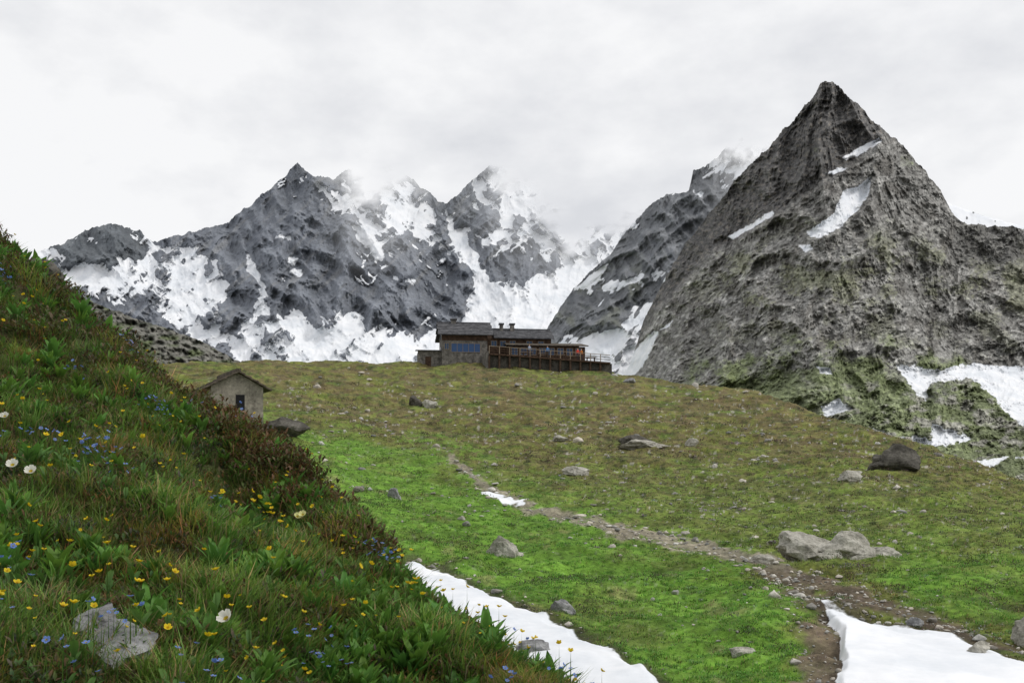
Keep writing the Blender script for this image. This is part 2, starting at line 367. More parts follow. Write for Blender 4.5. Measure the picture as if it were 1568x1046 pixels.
mountain('snowy_mountain_range',-200,1080,1200,420,silA,760,2300,dcA,relA,92,colA,snowA,fogA,8,M_far,150)
def relB(px,py):
    w=fbm(px/90,py/90,3,201)*.4; return .85*rmf((px+.9*py)/80+w,(py-.6*px)/150,7,203,.52)+.35*rmf((px-.6*py)/40+w,py/60,5,208)+.12*fbm(px/9,py/9,4,205,.6)
polB=[([(925,437),(960,424),(1015,408),(1022,418),(965,440),(930,443)],4),([(1088,232),(1190,205),(1190,262),(1130,275),(1095,262)],10),
([(1058,290),(1080,292),(1075,304),(1062,300)],3),([(850,524),(900,512),(945,500),(992,466),(1100,470),(1100,620),(820,620),(820,560)],5),([(885,440),(905,420),(930,400),(925,418),(900,442)],3)]
def snowB(px,py,R):
    nz=fbm((px+1.*py)/13,(py-.8*px)/32,5,211,.52); S=np.full(px.shape,-60.)
    for p,a in polB: S=np.maximum(S,np.minimum(sdf(px,py,p),11)*.7+nz*a*3.2-(R+.1)*a*1.2)
    return np.maximum(S,nz*30-R*9-16)
def colB(px,py,R):
    C=np.ones(px.shape+(3,))*np.array((.195,.203,.215)); C=mixc(C,(.118,.126,.138),ss(-.1,.5,fbm(px/26,py/30,5,221)))
    return mixc(C,(.18,.19,.13),ss(0,.5,fbm(px/30,py/25,4,223))*ss(360,440,py)*.5)
def fogB(px,py):
    c=interp(px,[(900,100),(1040,190),(1110,240),(1170,238),(1300,220)])
    return np.maximum(ss(30,-20,py-c+fbm(px/25,py/18,4,225)*30),.3*ss(130,0,py-c)*ss(1020,1090,px))
silB=[(700,640),(800,560),(835,508),(870,452),(900,420),(935,388),(960,352),(1000,310),(1020,300),(1055,291),(1062,260),(1080,256),(1100,240),(1118,215),(1165,195),(1300,190)]
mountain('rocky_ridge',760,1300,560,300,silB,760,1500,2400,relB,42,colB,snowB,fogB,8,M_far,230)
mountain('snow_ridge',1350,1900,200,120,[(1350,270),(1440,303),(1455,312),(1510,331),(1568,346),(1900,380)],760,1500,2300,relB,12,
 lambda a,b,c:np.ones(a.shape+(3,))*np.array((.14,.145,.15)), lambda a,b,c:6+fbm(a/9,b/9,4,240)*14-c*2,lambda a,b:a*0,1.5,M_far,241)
SX,SY=1266,60
AR=[(1356,200),(1292,258),(1192,322),(1092,380),(1010,470),(900,620),(900,900),(2000,900),(2000,250),(1420,240)]
def relC(px,py):
    w=fbm(px/110,py/110,3,301)*.35
    th=np.arctan2(px-SX,py-SY); r=np.hypot(px-SX,py-SY)
    a=rmf(th*3.6+w,r/260+w,7,303,.52)
    b=rmf((px+.8*py)/85+w,(py-.8*px)/120,7,307,.55)
    led=ss(-5,9,sdf(px,py,AR)+fbm(px/25,py/25,3,313)*6)
    rib=np.exp(-np.abs(px-interp(py,[(200,1345),(300,1335),(350,1322),(420,1350),(560,1390)])+w*30)/38.)
    st_=ridged((px-.9*py)/260,(py+.55*px)/16+w*2,3,315)
    return .6*a+.65*b+.22*fbm(px/8,py/7,5,311,.62)+.10*st_+.8*led+.8*rib-.4
polC=[([(1290,241),(1322,222),(1346,210),(1350,216),(1315,238),(1296,245)],1.5),
([(1233,355),(1250,345),(1278,325),(1292,292),(1318,282),(1336,268),(1330,298),(1312,322),(1284,350),(1258,363),(1240,362)],3),
([(1113,362),(1150,342),(1183,321),(1186,327),(1150,350),(1122,366)],2),([(1224,376),(1240,373),(1246,381),(1232,386)],1.5),
([(1370,558),(1402,560),(1440,566),(1470,557),(1500,558),(1600,562),(1600,660),(1560,650),(1536,625),(1516,600),(1488,580),(1432,584),(1420,594),(1418,614),(1400,598)],4),
([(1258,622),(1285,610),(1304,625),(1265,638)],3),([(1316,657),(1350,658),(1372,670),(1400,668),(1425,672),(1428,648),(1458,658),(1492,672),(1440,682),(1420,692),(1372,684)],4),
([(1250,560),(1270,562),(1274,572),(1256,570)],2),([(1470,708),(1545,698),(1510,720)],2),([(1555,700),(1600,690),(1600,706)],2),
([(948,578),(962,545),(1000,506),(1009,508),(985,560),(965,580)],2),([(1012,410),(1020,408),(1018,430),(1010,436)],1),
([(1265,265),(1290,255),(1298,258),(1275,268)],2),([(1010,505),(1030,490),(1025,500)],1)]
def snowC(px,py,R):
    nz=fbm(px/11,py/8,6,321,.62); S=np.full(px.shape,-60.)
    for p,a in polC: S=np.maximum(S,np.minimum(sdf(px,py,p),8)+nz*a*2.2)
    return S
def colC(px,py,R):
    n=fbm(px/55,py/45,5,331); n2=fbm((px+py*.8)/13,(py-.6*px)/45,6,333,.62); n3=fbm(px/7,py/5,5,337,.65)
    C=np.ones(px.shape+(3,))*np.array((.225,.221,.208))
    C=mixc(C,(.36,.355,.335),ss(.0,.35,n2+.4*n3)*.85*ss(330,430,py))
    C=mixc(C,(.120,.114,.103),ss(.0,.3,fbm(px/24,py/30,6,335,.6))*.8)
    st_=ridged((px-.9*py)/200+n,(py+.55*px)/13+n*2,4,339)
    C=mixc(C,(.10,.095,.088),ss(.45,.8,st_)*.6*ss(560,520,py))
    gr=ss(-.02,.22,n+.5*n3)*ss(330,400,py)*ss(1020,1150,px)
    C=mixc(C,(.172,.182,.098),gr*.5*(.45+.55*ss(520,440,py)))
    up=ss(10,-6,sdf(px,py,AR)+n*12)
    C=mixc(C,(.110,.107,.105),up*.9); C=mixc(C,(.16,.138,.11),up*ss(.05,.3,n3)*.5)
    lo=ss(-25,22,sdf(px,py,[(1050,600),(1150,560),(1250,548),(1330,560),(1700,585),(1700,900),(1050,900)])+n*90+n3*34)
    C=mixc(C,(.140,.172,.070),lo*.8)
    sc=ss(.0,.2,fbm(px/45+3,py/22,6,341,.6))*ss(550,600,py)*ss(1180,1350,px)
    C=mixc(C,(.31,.30,.275),sc*.8)
    C=mixc(C,(.10,.098,.092),ss(1440,1480,px)*ss(425,390,py)*.6)
    C=C*(1+1.0*np.clip(n3,-.4,.4))[...,None]
    return C*1.18
silC=[(900,640),(940,590),(965,560),(985,492),(1010,442),(1050,372),(1090,322),(1130,272),(1170,232),(1190,210),(1215,186),(1232,160),(1245,150),(1255,130),(1262,125),(1275,126),(1300,150),(1312,156),(1340,188),(1390,230),(1410,255),(1440,292),(1458,325),(1472,341),(1510,345),(1568,350),(1800,380)]
def dcC(px,py): return 1500+250*ss(1270,900,px)
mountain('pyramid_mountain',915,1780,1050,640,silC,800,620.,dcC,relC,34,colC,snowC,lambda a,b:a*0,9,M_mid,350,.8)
def relE(px,py): return ridged(px/30,py/14,4,401)*.6+fbm(px/8,py/6,4,403)
def colE(px,py,R):
    C=np.ones(px.shape+(3,))*np.array((.17,.165,.145)); C=mixc(C,(.06,.064,.05),ss(0,.3,fbm(px/14,py/6,5,405))); return mixc(C,(.09,.12,.04),ss(.0,.4,fbm(px/40,py/12,4,407))*.7)
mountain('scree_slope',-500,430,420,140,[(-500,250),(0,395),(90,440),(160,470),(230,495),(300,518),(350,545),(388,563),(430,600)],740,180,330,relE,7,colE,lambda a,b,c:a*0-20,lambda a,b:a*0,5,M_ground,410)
# ------------------------------------------------------------------ boulders
def gz(px,d):
    X,Y,Z,_,s=midfield(np.array([float(px)]),np.array([float(d)])); return float(X[0]),float(Z[0])
import bmesh
def rock_geo(w_,h_,dp,seed,sub=4,cuts=14):
    bm=bmesh.new(); bmesh.ops.create_icosphere(bm,subdivisions=sub,radius=1)
    rg=np.random.default_rng(seed); pl=[]
    for i in range(cuts):
        v=rg.normal(size=3); v/=np.linalg.norm(v); pl.append((Vector(v),rg.uniform(.45,.8)))
    for v in bm.verts:
        p=v.co.copy()
        for q,dd in pl:
            k=p.dot(q)-dd
            if k>0: p-=q*k
        o=Vector((seed*3.1,0,0))
        p*=1.15+.22*mnoise.fractal(p*1.8+o,1,2,4)
        c=mnoise.noise(p*4+o); p*=1+.10*abs(c)+.04*mnoise.noise(p*9+o)
        v.co=Vector((p.x*w_/2,p.y*dp/2,p.z*h_/2))
    return bm
def boulder(name,px,py,d,w_,h_,dp,seed,mat,fore=False,parts=None,sink=.2):
    if fore: xx,_,zz=forefield(np.array([float(px)]),np.array([float(d)])); x,z=float(xx[0]),float(zz[0])
    else: x,z=gz(px,d)
    bm=rock_geo(w_,h_,dp,seed)
    if parts:
        for (ox,oy,oz,pw,ph,pdp,sd_) in parts:
            b2=rock_geo(pw,ph,pdp,sd_); me2=bpy.data.meshes.new('t'); bmesh.ops.translate(b2,verts=b2.verts,vec=(ox,oy,oz)); b2.to_mesh(me2); bm.from_mesh(me2)
    me=bpy.data.meshes.new(name); bm.to_mesh(me); bm.free()
    ob=finish(me,name,mat,False); ob.location=(x,d,z+h_*sink)
    return ob
def dfor(px,py,lo=12,hi=150):
    ds=np.exp(np.linspace(math.log(lo),math.log(hi),500)); p=G(np.full(500,float(px)),ds)
    i=np.where(p<=py)[0]; return float(ds[i[0]]) if len(i) else hi
for (px,py,wp,hp,mat,sd_,parts) in [
 (1372,722,76,44,M_rock_dark,11,[(-.9,.2,-.1,1.6,1.1,1.4,5)]),
 (978,680,52,18,M_rock_dark,12,None),(985,690,60,13,M_rock_pale,13,None),
 (1240,862,78,42,M_rock_pale,14,[(.8,-.3,.05,1.6,.85,1.0,21),(1.6,-.1,-.15,1.5,.55,.9,22),(.3,-.7,-.15,.9,.45,.6,23),(1.2,-.8,-.2,.8,.35,.5,37)]),
 (772,854,50,30,M_rock_pale,15,[(.3,.1,-.1,.6,.3,.5,24)]),(862,932,42,28,M_rock_grey,16,None),(605,762,22,20,M_rock_grey,17,None),
 (885,728,36,14,M_rock_pale,18,None),(1302,742,40,16,M_rock_pale,19,None),(1058,684,20,12,M_rock_pale,20,None),
 (1172,866,34,14,M_rock_pale,25,None),(1404,958,26,12,M_rock_grey,26,None),(1572,985,40,46,M_rock_pale,27,None),(1130,990,34,16,M_rock_pale,28,None),
 (658,628,22,14,M_rock_pale,29,None),(636,625,20,16,M_rock_dark,30,None),(855,678,26,10,M_rock_pale,31,None),(965,594,18,8,M_rock_grey,32,None),
 (1500,1004,34,14,M_rock_pale,33,None),(820,1010,44,14,M_rock_grey,34,None),(430,672,60,26,M_rock_dark,35,None)]:
    d=dfor(px,py); k=d/F
    boulder('boulder',px,py,d,wp*k*1.15,hp*k*1.5,wp*k*.8,sd_,mat,parts=parts)
b=boulder('rock_slab',190,1055,2.3,.20,.10,.22,41,M_rock_grey,True,[(-.07,.08,.03,.13,.08,.13,44)],.3); b.rotation_euler=(.2,.3,.4)
boulder('rock_slab',45,430,11,.8,.4,.6,42,M_rock_dark,True,sink=.05)
# ------------------------------------------------------------------ scatter templates
def scatter(name,temps,P,rot,sc,tint,mat,lean=None):
    Vs=[];Ts=[];Cs=[];off=0; which=rng.integers(0,len(temps),len(P))
    for k,(v,t,c) in enumerate(temps):
        m=which==k; n_=m.sum()
        if n_==0: continue
        cr,sr=np.cos(rot[m]),np.sin(rot[m]); s_=sc[m]
        s3=s_ if s_.ndim==2 else np.stack([s_]*3,1)
        x=v[None,:,0]*cr[:,None]-v[None,:,1]*sr[:,None]; y=v[None,:,0]*sr[:,None]+v[None,:,1]*cr[:,None]
        W=np.stack([x*s3[:,0:1],y*s3[:,1:2],np.repeat(v[None,:,2],n_,0)*s3[:,2:3]],-1)+P[m][:,None]
        cc=c[None]*tint[m][:,None]
        Vs.append(W.reshape(-1,3)); Cs.append(np.minimum(cc.reshape(-1,3),.85))
        Ts.append((t[None]+(np.arange(n_)*len(v))[:,None,None]+off).reshape(-1,3)); off+=n_*len(v)
    return raw_mesh(name,np.concatenate(Vs),np.concatenate(Ts),3,mat,np.concatenate(Cs))
def strip(L_,W_,az,lean,bend,seg,prof,cb,ct,base=(0,0,0),fold=0.):
    v=[];t=[];c=[]; p=np.array(base,float); ang=lean; side=np.array([-math.sin(az),math.cos(az),0])
    for i in range(seg+1):
        u=i/seg; wd=W_*prof(u)/2; dirh=np.array([math.cos(az),math.sin(az),0])
        nrm=dirh*-math.cos(ang)+np.array([0,0,1])*math.sin(ang)
        v+= [p-side*wd+nrm*wd*fold,p.copy(),p+side*wd+nrm*wd*fold]
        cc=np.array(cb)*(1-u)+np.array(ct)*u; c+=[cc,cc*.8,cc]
        if i<seg:
            a=3*i
            t+=[(a,a+1,a+4),(a,a+4,a+3),(a+1,a+2,a+5),(a+1,a+5,a+4)]
        p=p+(dirh*math.sin(ang)+np.array([0,0,1])*math.cos(ang))*L_/seg; ang+=bend/seg
    return np.array(v),np.array(t),np.array(c)
def blade(L_,W_,az,lean,bend,cb,ct,base):
    d_=np.array([math.cos(az),math.sin(az),0]); s_=np.array([-d_[1],d_[0],0]); z=np.array([0,0,1.]); b_=np.array(base,float)
    m_=b_+d_*L_*.5*math.sin(lean)+z*L_*.5*math.cos(lean); e_=m_+d_*L_*.5*math.sin(lean+bend)+z*L_*.5*math.cos(lean+bend)
    v=np.array([b_-s_*W_/2,b_+s_*W_/2,m_-s_*W_*.4,m_+s_*W_*.4,e_]); t=np.array([(0,1,3),(0,3,2),(2,3,4)])
    mc=(np.array(cb)+np.array(ct))/2
    return v,t,np.array([cb,cb,mc,mc,ct])
def join(ps):
    V=[];T=[];C=[];o=0
    for v,t,c in ps: V.append(v);T.append(t+o);C.append(c);o+=len(v)
    return np.concatenate(V),np.concatenate(T),np.concatenate(C)
U=lambda a,b: rng.uniform(a,b)
def tuft(n_,h,wd,spread,dry=.12):
    ps=[]
    for i in range(n_):
        a=U(0,6.28); r_=U(0,spread)
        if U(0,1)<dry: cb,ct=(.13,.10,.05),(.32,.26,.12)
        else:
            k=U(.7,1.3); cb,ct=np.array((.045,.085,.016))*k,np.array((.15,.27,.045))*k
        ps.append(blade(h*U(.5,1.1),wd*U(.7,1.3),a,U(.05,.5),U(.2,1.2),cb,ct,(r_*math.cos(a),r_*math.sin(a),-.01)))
    return join(ps)
lan=lambda u: math.sin(math.pi*min(1,(u*.92+.08)))**.8
def leafplant(n_,h,wd,cb=(.05,.12,.02),ct=(.14,.30,.045)):
    ps=[]
    for i in range(n_):
        a=i*2.4+U(-.3,.3); k=U(.8,1.2)
        ps.append(strip(h*U(.65,1.1),wd*U(.8,1.2),a,U(.1,.75),U(.2,.9),5,lan,np.array(cb)*k,np.array(ct)*k,fold=.35))
    return join(ps)
def shrub(n_,r_,h,ls,pal=None):
    ps=[]; pal=pal or [(.05,.075,.02),(.07,.11,.025),(.095,.065,.03),(.10,.065,.035),(.05,.045,.02)]
    for i in range(n_):
        a=U(0,6.28); rr=r_*math.sqrt(U(0,1)); z=h*U(.2,1)*(1-.4*rr/r_)
        c=np.array(pal[rng.integers(0,len(pal))])
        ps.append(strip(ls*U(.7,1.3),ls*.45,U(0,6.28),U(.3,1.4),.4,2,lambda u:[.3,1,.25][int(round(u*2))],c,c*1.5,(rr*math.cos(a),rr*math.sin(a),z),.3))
    return join(ps)
def flower(h,r_,col,ctr,npet=5,leaves=2,cup=.5,tilt=0.,ta=0.):
    ps=[]; top=np.array((0,0,0.))
    for i in range(npet):
        ps.append(strip(r_,r_*.85,i*6.283/npet,math.pi/2-cup,.35,2,lambda u:[.35,1,.55][int(round(u*2))],np.array(col)*.85,col,top,-.15))
    for i in range(6):
        ps.append(strip(r_*.3,r_*.3,i*1.05,.9,.3,1,lambda u:1-.4*u,ctr,ctr,top+np.array((0,0,r_*.1))))
    v,t,c=join(ps)
    ct_,st_=math.cos(tilt),math.sin(tilt)
    v=np.stack([v[:,0]*ct_+v[:,2]*st_,v[:,1],-v[:,0]*st_+v[:,2]*ct_],1)
    ca,sa=math.cos(ta),math.sin(ta); v=np.stack([v[:,0]*ca-v[:,1]*sa,v[:,0]*sa+v[:,1]*ca,v[:,2]+h],1)
    ps=[(v,t,c),blade(h*1.0,.002+h*.008,0,.0,.0,(.06,.12,.03),(.09,.18,.03),(0,0,0)),blade(h*1.0,.002+h*.008,1.57,.0,.0,(.06,.12,.03),(.09,.18,.03),(0,0,0))]
    for i in range(leaves): ps.append(strip(h*.35,h*.1,U(0,6.28),.6,.6,3,lan,(.06,.13,.03),(.11,.23,.04),(0,0,h*U(.1,.5)),.3))
    return join(ps)
def fore_pts(n_,lo=1.5,xlo=-90,xhi=1080,over=1.06):
    px=rng.uniform(xlo,xhi,n_); e_=edged(px); d=lo*(e_*over/lo)**rng.uniform(0,1,n_)**.85
    X,Y,Z=forefield(px,d); return px,d,np.stack([X,Y,Z],1)
def tints(n_,v=.25,warm=.15):
    k=rng.uniform(1-v,1+v,n_); w_=rng.uniform(-warm,warm,n_); return np.stack([k*(1+w_),k,k*(1-w_)],1)
n_=18000; px,d,P=fore_pts(n_)
pat=fbm(P[:,0]/.6,P[:,1]/.6,4,501); pat2=fbm(P[:,0]/.35+7,P[:,1]/.4,4,505)
tn=tints(n_)*(1.12+1.0*pat[:,None]); tn[:,0]*=1+.7*ss(-.05,.35,pat2)
sc=rng.uniform(.4,1.4,n_)*(.55+.10*d)*(1+.9*pat)
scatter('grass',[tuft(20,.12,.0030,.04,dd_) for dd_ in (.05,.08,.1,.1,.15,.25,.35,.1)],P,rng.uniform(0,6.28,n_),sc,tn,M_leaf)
n_=9000; px,d,P=fore_pts(n_)
tn=tints(n_,.45,.35); sc=rng.uniform(.6,1.4,n_)*(.5+.11*d)
scatter('undergrowth',[shrub(22,.05,.06,.020) for i in range(6)],P,rng.uniform(0,6.28,n_),sc,tn,M_leaf)
px,d,P=fore_pts(5200); m=fbm(P[:,0]/.8+5,P[:,1]/.8,3,511)>.02; px,d,P=px[m],d[m],P[m]; n_=len(P)
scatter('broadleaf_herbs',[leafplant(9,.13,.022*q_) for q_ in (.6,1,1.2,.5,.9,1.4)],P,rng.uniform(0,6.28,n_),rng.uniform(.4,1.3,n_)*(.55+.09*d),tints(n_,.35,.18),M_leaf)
ax=rng.uniform(270,590,1300); dd=edged(ax)*rng.uniform(.80,1.04,1300); X,Y,Z=forefield(ax,dd); P1=np.stack([X,Y,Z],1)
P1=P1[fbm(P1[:,0]/.4+2,P1[:,1]/.4,3,523)>-.08]
ax2=rng.uniform(-60,300,600); dd2=edged(ax2)*rng.uniform(.75,1.03,600); X,Y,Z=forefield(ax2,dd2); P2=np.stack([X,Y,Z],1)
P2=P2[fbm(P2[:,0]/.5+2,P2[:,1]/.5,3,525)>.05]
px,d,P3=fore_pts(1500); P3=P3[fbm(P3[:,0]/.5+9,P3[:,1]/.5,3,521)>.2]
P=np.concatenate([P1,P2,P3]); n_=len(P); tn=tints(n_,.3,.12); tn[:len(P1)]*=np.array((1.1,.95,.9))
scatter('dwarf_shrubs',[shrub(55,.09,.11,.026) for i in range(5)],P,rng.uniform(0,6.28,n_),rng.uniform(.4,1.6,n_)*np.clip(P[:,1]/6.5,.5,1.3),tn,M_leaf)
def at_fore(l):
    px=np.array([a[0] for a in l],float); d=np.array([edged(a[0])*a[1] for a in l]); X,Y,Z=forefield(px,d); return np.stack([X,Y,Z],1),d
big=[(690,1.0),(755,1.0),(735,.97),(165,1.0),(185,1.0),(850,.97),(600,.8),(540,.85),(470,.75),(210,.75),(160,.6),(70,.7),(380,.55),(250,.5),(30,.5),(690,.8),(20,.3),(60,.35),(640,.9),(790,.95),(120,.9),(380,.8),(560,.6),(430,.5),(600,.95),(720,.7),(650,.65),(560,.75),(690,1.0),(760,1.0),(290,.95),(10,.95),(60,.98)]
big=[(a+U(-14,14),f*U(.95,1.02)) for a,f in big for _ in range(2)]
P,d=at_fore(big); n_=len(P)
scatter('broadleaf_plants',[leafplant(11,.2,.045,(.055,.13,.022),(.15,.32,.05)) for i in range(5)],P,rng.uniform(0,6.28,n_),rng.uniform(.5,1.15,n_)*(.3+.12*d),tints(n_,.15,.1),M_leaf)
px,d,P=fore_pts(900); m=fbm(P[:,0]/.7+3,P[:,1]/.7,2,531)>-.1; P=P[m]; d=d[m]; n_=len(P)
scatter('yellow_flowers',[flower(.15,.0095,(.80,.60,.02),(.6,.36,.01),5,2,.7,U(0,1.1),U(0,6.28)) for i in range(8)],P,rng.uniform(0,6.28,n_),rng.uniform(.6,1.3,n_)*(.8+.08*d),tints(n_,.1,.03),M_leaf)
px,d,P=fore_pts(420); k=rng.integers(0,40,420); P=P[:40][k]+np.stack([rng.normal(0,.05,420),rng.normal(0,.07,420),np.zeros(420)],1)
pz=CX+F*P[:,0]/P[:,1]; X,Y,Z=forefield(pz,P[:,1]); P[:,2]=Z; n_=len(P)
scatter('forget_me_nots',[flower(.14,.0075,(.20,.32,.72),(.5,.4,.1),5,2,.5,U(0,1),U(0,6.28)) for i in range(4)],P,rng.uniform(0,6.28,n_),rng.uniform(.8,1.3,n_)*(.75+.08*P[:,1]),tints(n_,.1,.05),M_leaf)
an=[(20,735,1),(48,742,1),(455,785,0),(348,952,1),(8,630,1)]
for (px_,py_,wh) in an:
    ds=np.linspace(1.6,edged(px_),400); q=G2(np.full(400,float(px_)),ds)-.17/ds*F; i=np.where(q<=py_)[0]; dd=ds[i[0]] if len(i) else 3.
    X,Y,Z=forefield(np.array([float(px_)]),np.array([dd]))
    col=(.85,.84,.74) if wh else (.84,.82,.38)
    for j in range(2 if not wh else 1):
        v,t,c=flower(.19,.026,col,(.6,.45,.03),6,3,.85,.8,-1.57+U(-.7,.7))
        raw_mesh('anemone_flower',v+np.array((X[0]+.03*j,dd,Z[0]+.01*j)),t,3,M_leaf,c)
def mid_scatter(name,n_,lo,hi,temps,s0,s1,tv=.25,xlo=440,xhi=1640,keep=None,gain=1.):
    px=rng.uniform(xlo,xhi,n_); d=lo*(hi/lo)**rng.uniform(0,1,n_); X,Y,Z,_,s=midfield(px,d)
    c,sg,p_=colat(px,d); m=(s<-3)&(sg<-3)&(p_<.15)&(rng.uniform(0,1,n_)<1-ss(.45*hi,hi,d)*.95)
    if keep is not None: m&=keep(px,d,X,Y)
    px,d,X,Y,Z,c=[a[m] for a in (px,d,X,Y,Z,c)]; k=len(px)
    tn=c/np.array((.12,.19,.03))*tints(k,tv,.12)*gain
    return scatter(name,temps,np.stack([X,Y,Z],1),rng.uniform(0,6.28,k),rng.uniform(s0,s1,k)*(.4+.024*d),tn,M_leaf)
mt=[tuft(9,.09,.012,.09,.15) for i in range(6)]
mid_scatter('meadow_grass',46000,10.5,120,mt,.3,1.3,gain=1.45,tv=.4)
sh=[shrub(16,.12,.05,.045,[(.09,.19,.03),(.12,.24,.04),(.06,.12,.02),(.14,.20,.05)]) for i in range(5)]
mid_scatter('meadow_herbs',9000,10.5,45,sh,.5,1.3,keep=lambda px,d,X,Y: fbm(X/2,Y/2,3,601)>.02,gain=1.1)
sh2=[shrub(20,.2,.12,.05,[(.05,.06,.02),(.07,.055,.03),(.05,.075,.02)]) for i in range(4)]
mid_scatter('heather_clumps',8000,14,150,sh2,.4,1.3,keep=lambda px,d,X,Y: fbm(X/3,Y/3.5,4,605)>.14)
tr=[]
for i in range(7):
    bm=rock_geo(1.,.65,.8,60+i,2,9); V=np.array([v.co[:] for v in bm.verts]); bm.verts.index_update(); T=np.array([[v.index for v in f.verts] for f in bm.faces]); bm.free()
    tr.append((V,T,np.ones((len(V),3))*np.array((.40,.38,.34))))
Mst,nts,bs_=newmat('stones'); at=N(nts,'ShaderNodeAttribute',attribute_name='Col'); q=noise_(nts,9,6,.7,N(nts,'ShaderNodeTexCoord').outputs['Object'])
vm=nts.nodes.new('ShaderNodeVectorMath'); vm.operation='SCALE'; L(nts,at.outputs['Color'],vm.inputs[0]); L(nts,maprange(nts,q,.3,.7,.5,1.4),vm.inputs['Scale']); L(nts,vm.outputs[0],bs_.inputs['Base Color'])
NS=46000
px=rng.uniform(440,1640,NS); d=11*(150/11)**rng.uniform(0,1,NS)**.95; X,Y,Z,py_,s=midfield(px,d); c,sg,p_=colat(px,d)
pr=.014+.50*ss(-.4,.3,p_)*(d<60)+.3*ss(-16,-3,s)*(d<30)+.28*ss(.22,.42,fbm(X/4,Y/6,4,611))
m=(rng.uniform(0,1,NS)<pr)&(s<-1)&(sg<-1); px,d,X,Y,Z,p_=[a[m] for a in (px,d,X,Y,Z,p_)]; k=len(px)
szpx=np.clip(rng.lognormal(1.5,.6,k),2.,26); szpx=szpx*np.where(p_>-.2,.85,1.05)*(1-.35*ss(70,130,d)); s1=szpx*d/F; sc=np.stack([s1,s1*rng.uniform(.6,1.1,k),s1*rng.uniform(.5,1.0,k)],1)
scatter('stones',tr,np.stack([X,Y,Z+s1*.14],1),rng.uniform(0,6.28,k),sc,tints(k,.5,.05),Mst)
# ------------------------------------------------------------------ buildings
def empty(name,loc,rz):
    e_=bpy.data.objects.new(name,None); scene.collection.objects.link(e_); e_.location=loc; e_.rotation_euler=(0,0,rz); return e_
def poly(name,V,Fs,mat,par):
    me=bpy.data.meshes.new(name); me.from_pydata(V,[],Fs); ob=finish(me,name,mat,False); ob.parent=par; return ob
def box(name,x0,x1,y0,y1,z0,z1,mat,par):
    return poly(name,[(x0,y0,z0),(x1,y0,z0),(x1,y1,z0),(x0,y1,z0),(x0,y0,z1),(x1,y0,z1),(x1,y1,z1),(x0,y1,z1)],[(0,3,2,1),(4,5,6,7),(0,1,5,4),(1,2,6,5),(2,3,7,6),(3,0,4,7)],mat,par)
def gable(name,x0,x1,y0,y1,z0,z1,zr,mat,par):
    ym=(y0+y1)/2
    return poly(name,[(x0,y0,z0),(x1,y0,z0),(x1,y1,z0),(x0,y1,z0),(x0,y0,z1),(x1,y0,z1),(x1,y1,z1),(x0,y1,z1),(x0,ym,zr),(x1,ym,zr)],
     [(0,1,5,4),(2,3,7,6),(0,4,8,7,3),(1,2,6,9,5),(4,5,9,8),(7,8,9,6)],mat,par)
def slab(name,p,th,mat,par):
    a=[tuple(q) for q in p]; b=[(q[0],q[1],q[2]-th) for q in p]
    return poly(name,a+b,[(0,1,2,3),(7,6,5,4),(0,4,5,1),(1,5,6,2),(2,6,7,3),(3,7,4,0)],mat,par)
def roof(pre,x0,x1,y0,y1,ze,zr,th,mat,par,ncourse=7):
    ym=(y0+y1)/2
    for side,(ya,yb) in enumerate(((y0,ym),(y1,ym))):
        for i in range(ncourse):
            t0=i/ncourse; t1=(i+1.25)/ncourse if i<ncourse-1 else 1
            A=ya+(yb-ya)*t0; B=ya+(yb-ya)*t1; za=ze+(zr-ze)*t0; zb=ze+(zr-ze)*t1; o=th+.05
            ex_=.06*((i*37)%3-1)
            slab(f'{pre}_course_{side}_{i}',[(x0+ex_,A,za+o),(x1+ex_,A,za+o),(x1+ex_,B,zb+th-.02),(x0+ex_,B,zb+th-.02)],th,mat,par)
    box(pre+'_ridge',x0,x1,ym-.15,ym+.15,zr+th-.05,zr+th+.12,mat,par)
def window(par,xc,zc,w_,h_,y,mat=M_glass,nm='window',mull=1):
    box(nm+'_glass',xc-w_/2,xc+w_/2,y-.03,y+.05,zc-h_/2,zc+h_/2,mat,par)
    f=.07
    box(nm+'_sill',xc-w_/2-f,xc+w_/2+f,y-.08,y+.05,zc-h_/2-f,zc-h_/2,M_frame,par); box(nm+'_head',xc-w_/2-f,xc+w_/2+f,y-.06,y+.05,zc+h_/2,zc+h_/2+f,M_frame,par)
    box(nm+'_jamb_l',xc-w_/2-f,xc-w_/2,y-.06,y+.05,zc-h_/2,zc+h_/2,M_frame,par); box(nm+'_jamb_r',xc+w_/2,xc+w_/2+f,y-.06,y+.05,zc-h_/2,zc+h_/2,M_frame,par)
    for i in range(mull):
        x=xc-w_/2+w_*(i+1)/(mull+1); box(nm+f'_mullion_{i}',x-.03,x+.03,y-.055,y-.031,zc-h_/2,zc+h_/2,M_frame,par)
k=150/F; zb=(HY-565)/F*150
hut=empty('mountain_hut',((785-CX)*k,150,zb),math.radians(7))
x_=lambda p:(p-785)*k; h_=lambda p:(565-p)*k
gable('main_walls',x_(677),x_(746),0,8,-2,h_(514),h_(494),M_stone,hut)
box('upper_timber_band',x_(677)-.04,x_(746)+.0,-.06,-.003,h_(522),h_(514),M_wood,hut)
roof('main_roof',x_(671),x_(755),-.9,8.9,h_(515),h_(491),.16,M_slate,hut)
window(hut,x_(713),h_(533),4.3,1.25,-.02,M_blue,'picture_window',4)
window(hut,x_(684),h_(531),.6,.9,-.02,M_glass,'small_window')
box('side_window',x_(677)-.05,x_(677)+.02,3,4,2.6,3.6,M_glass,hut); box('gable_window',x_(677)-.05,x_(677)+.02,3.6,4.4,4.8,5.6,M_glass,hut)
box('annex_walls',x_(641),x_(677)-.01,1.2,6,-2,h_(537),M_stone,hut)
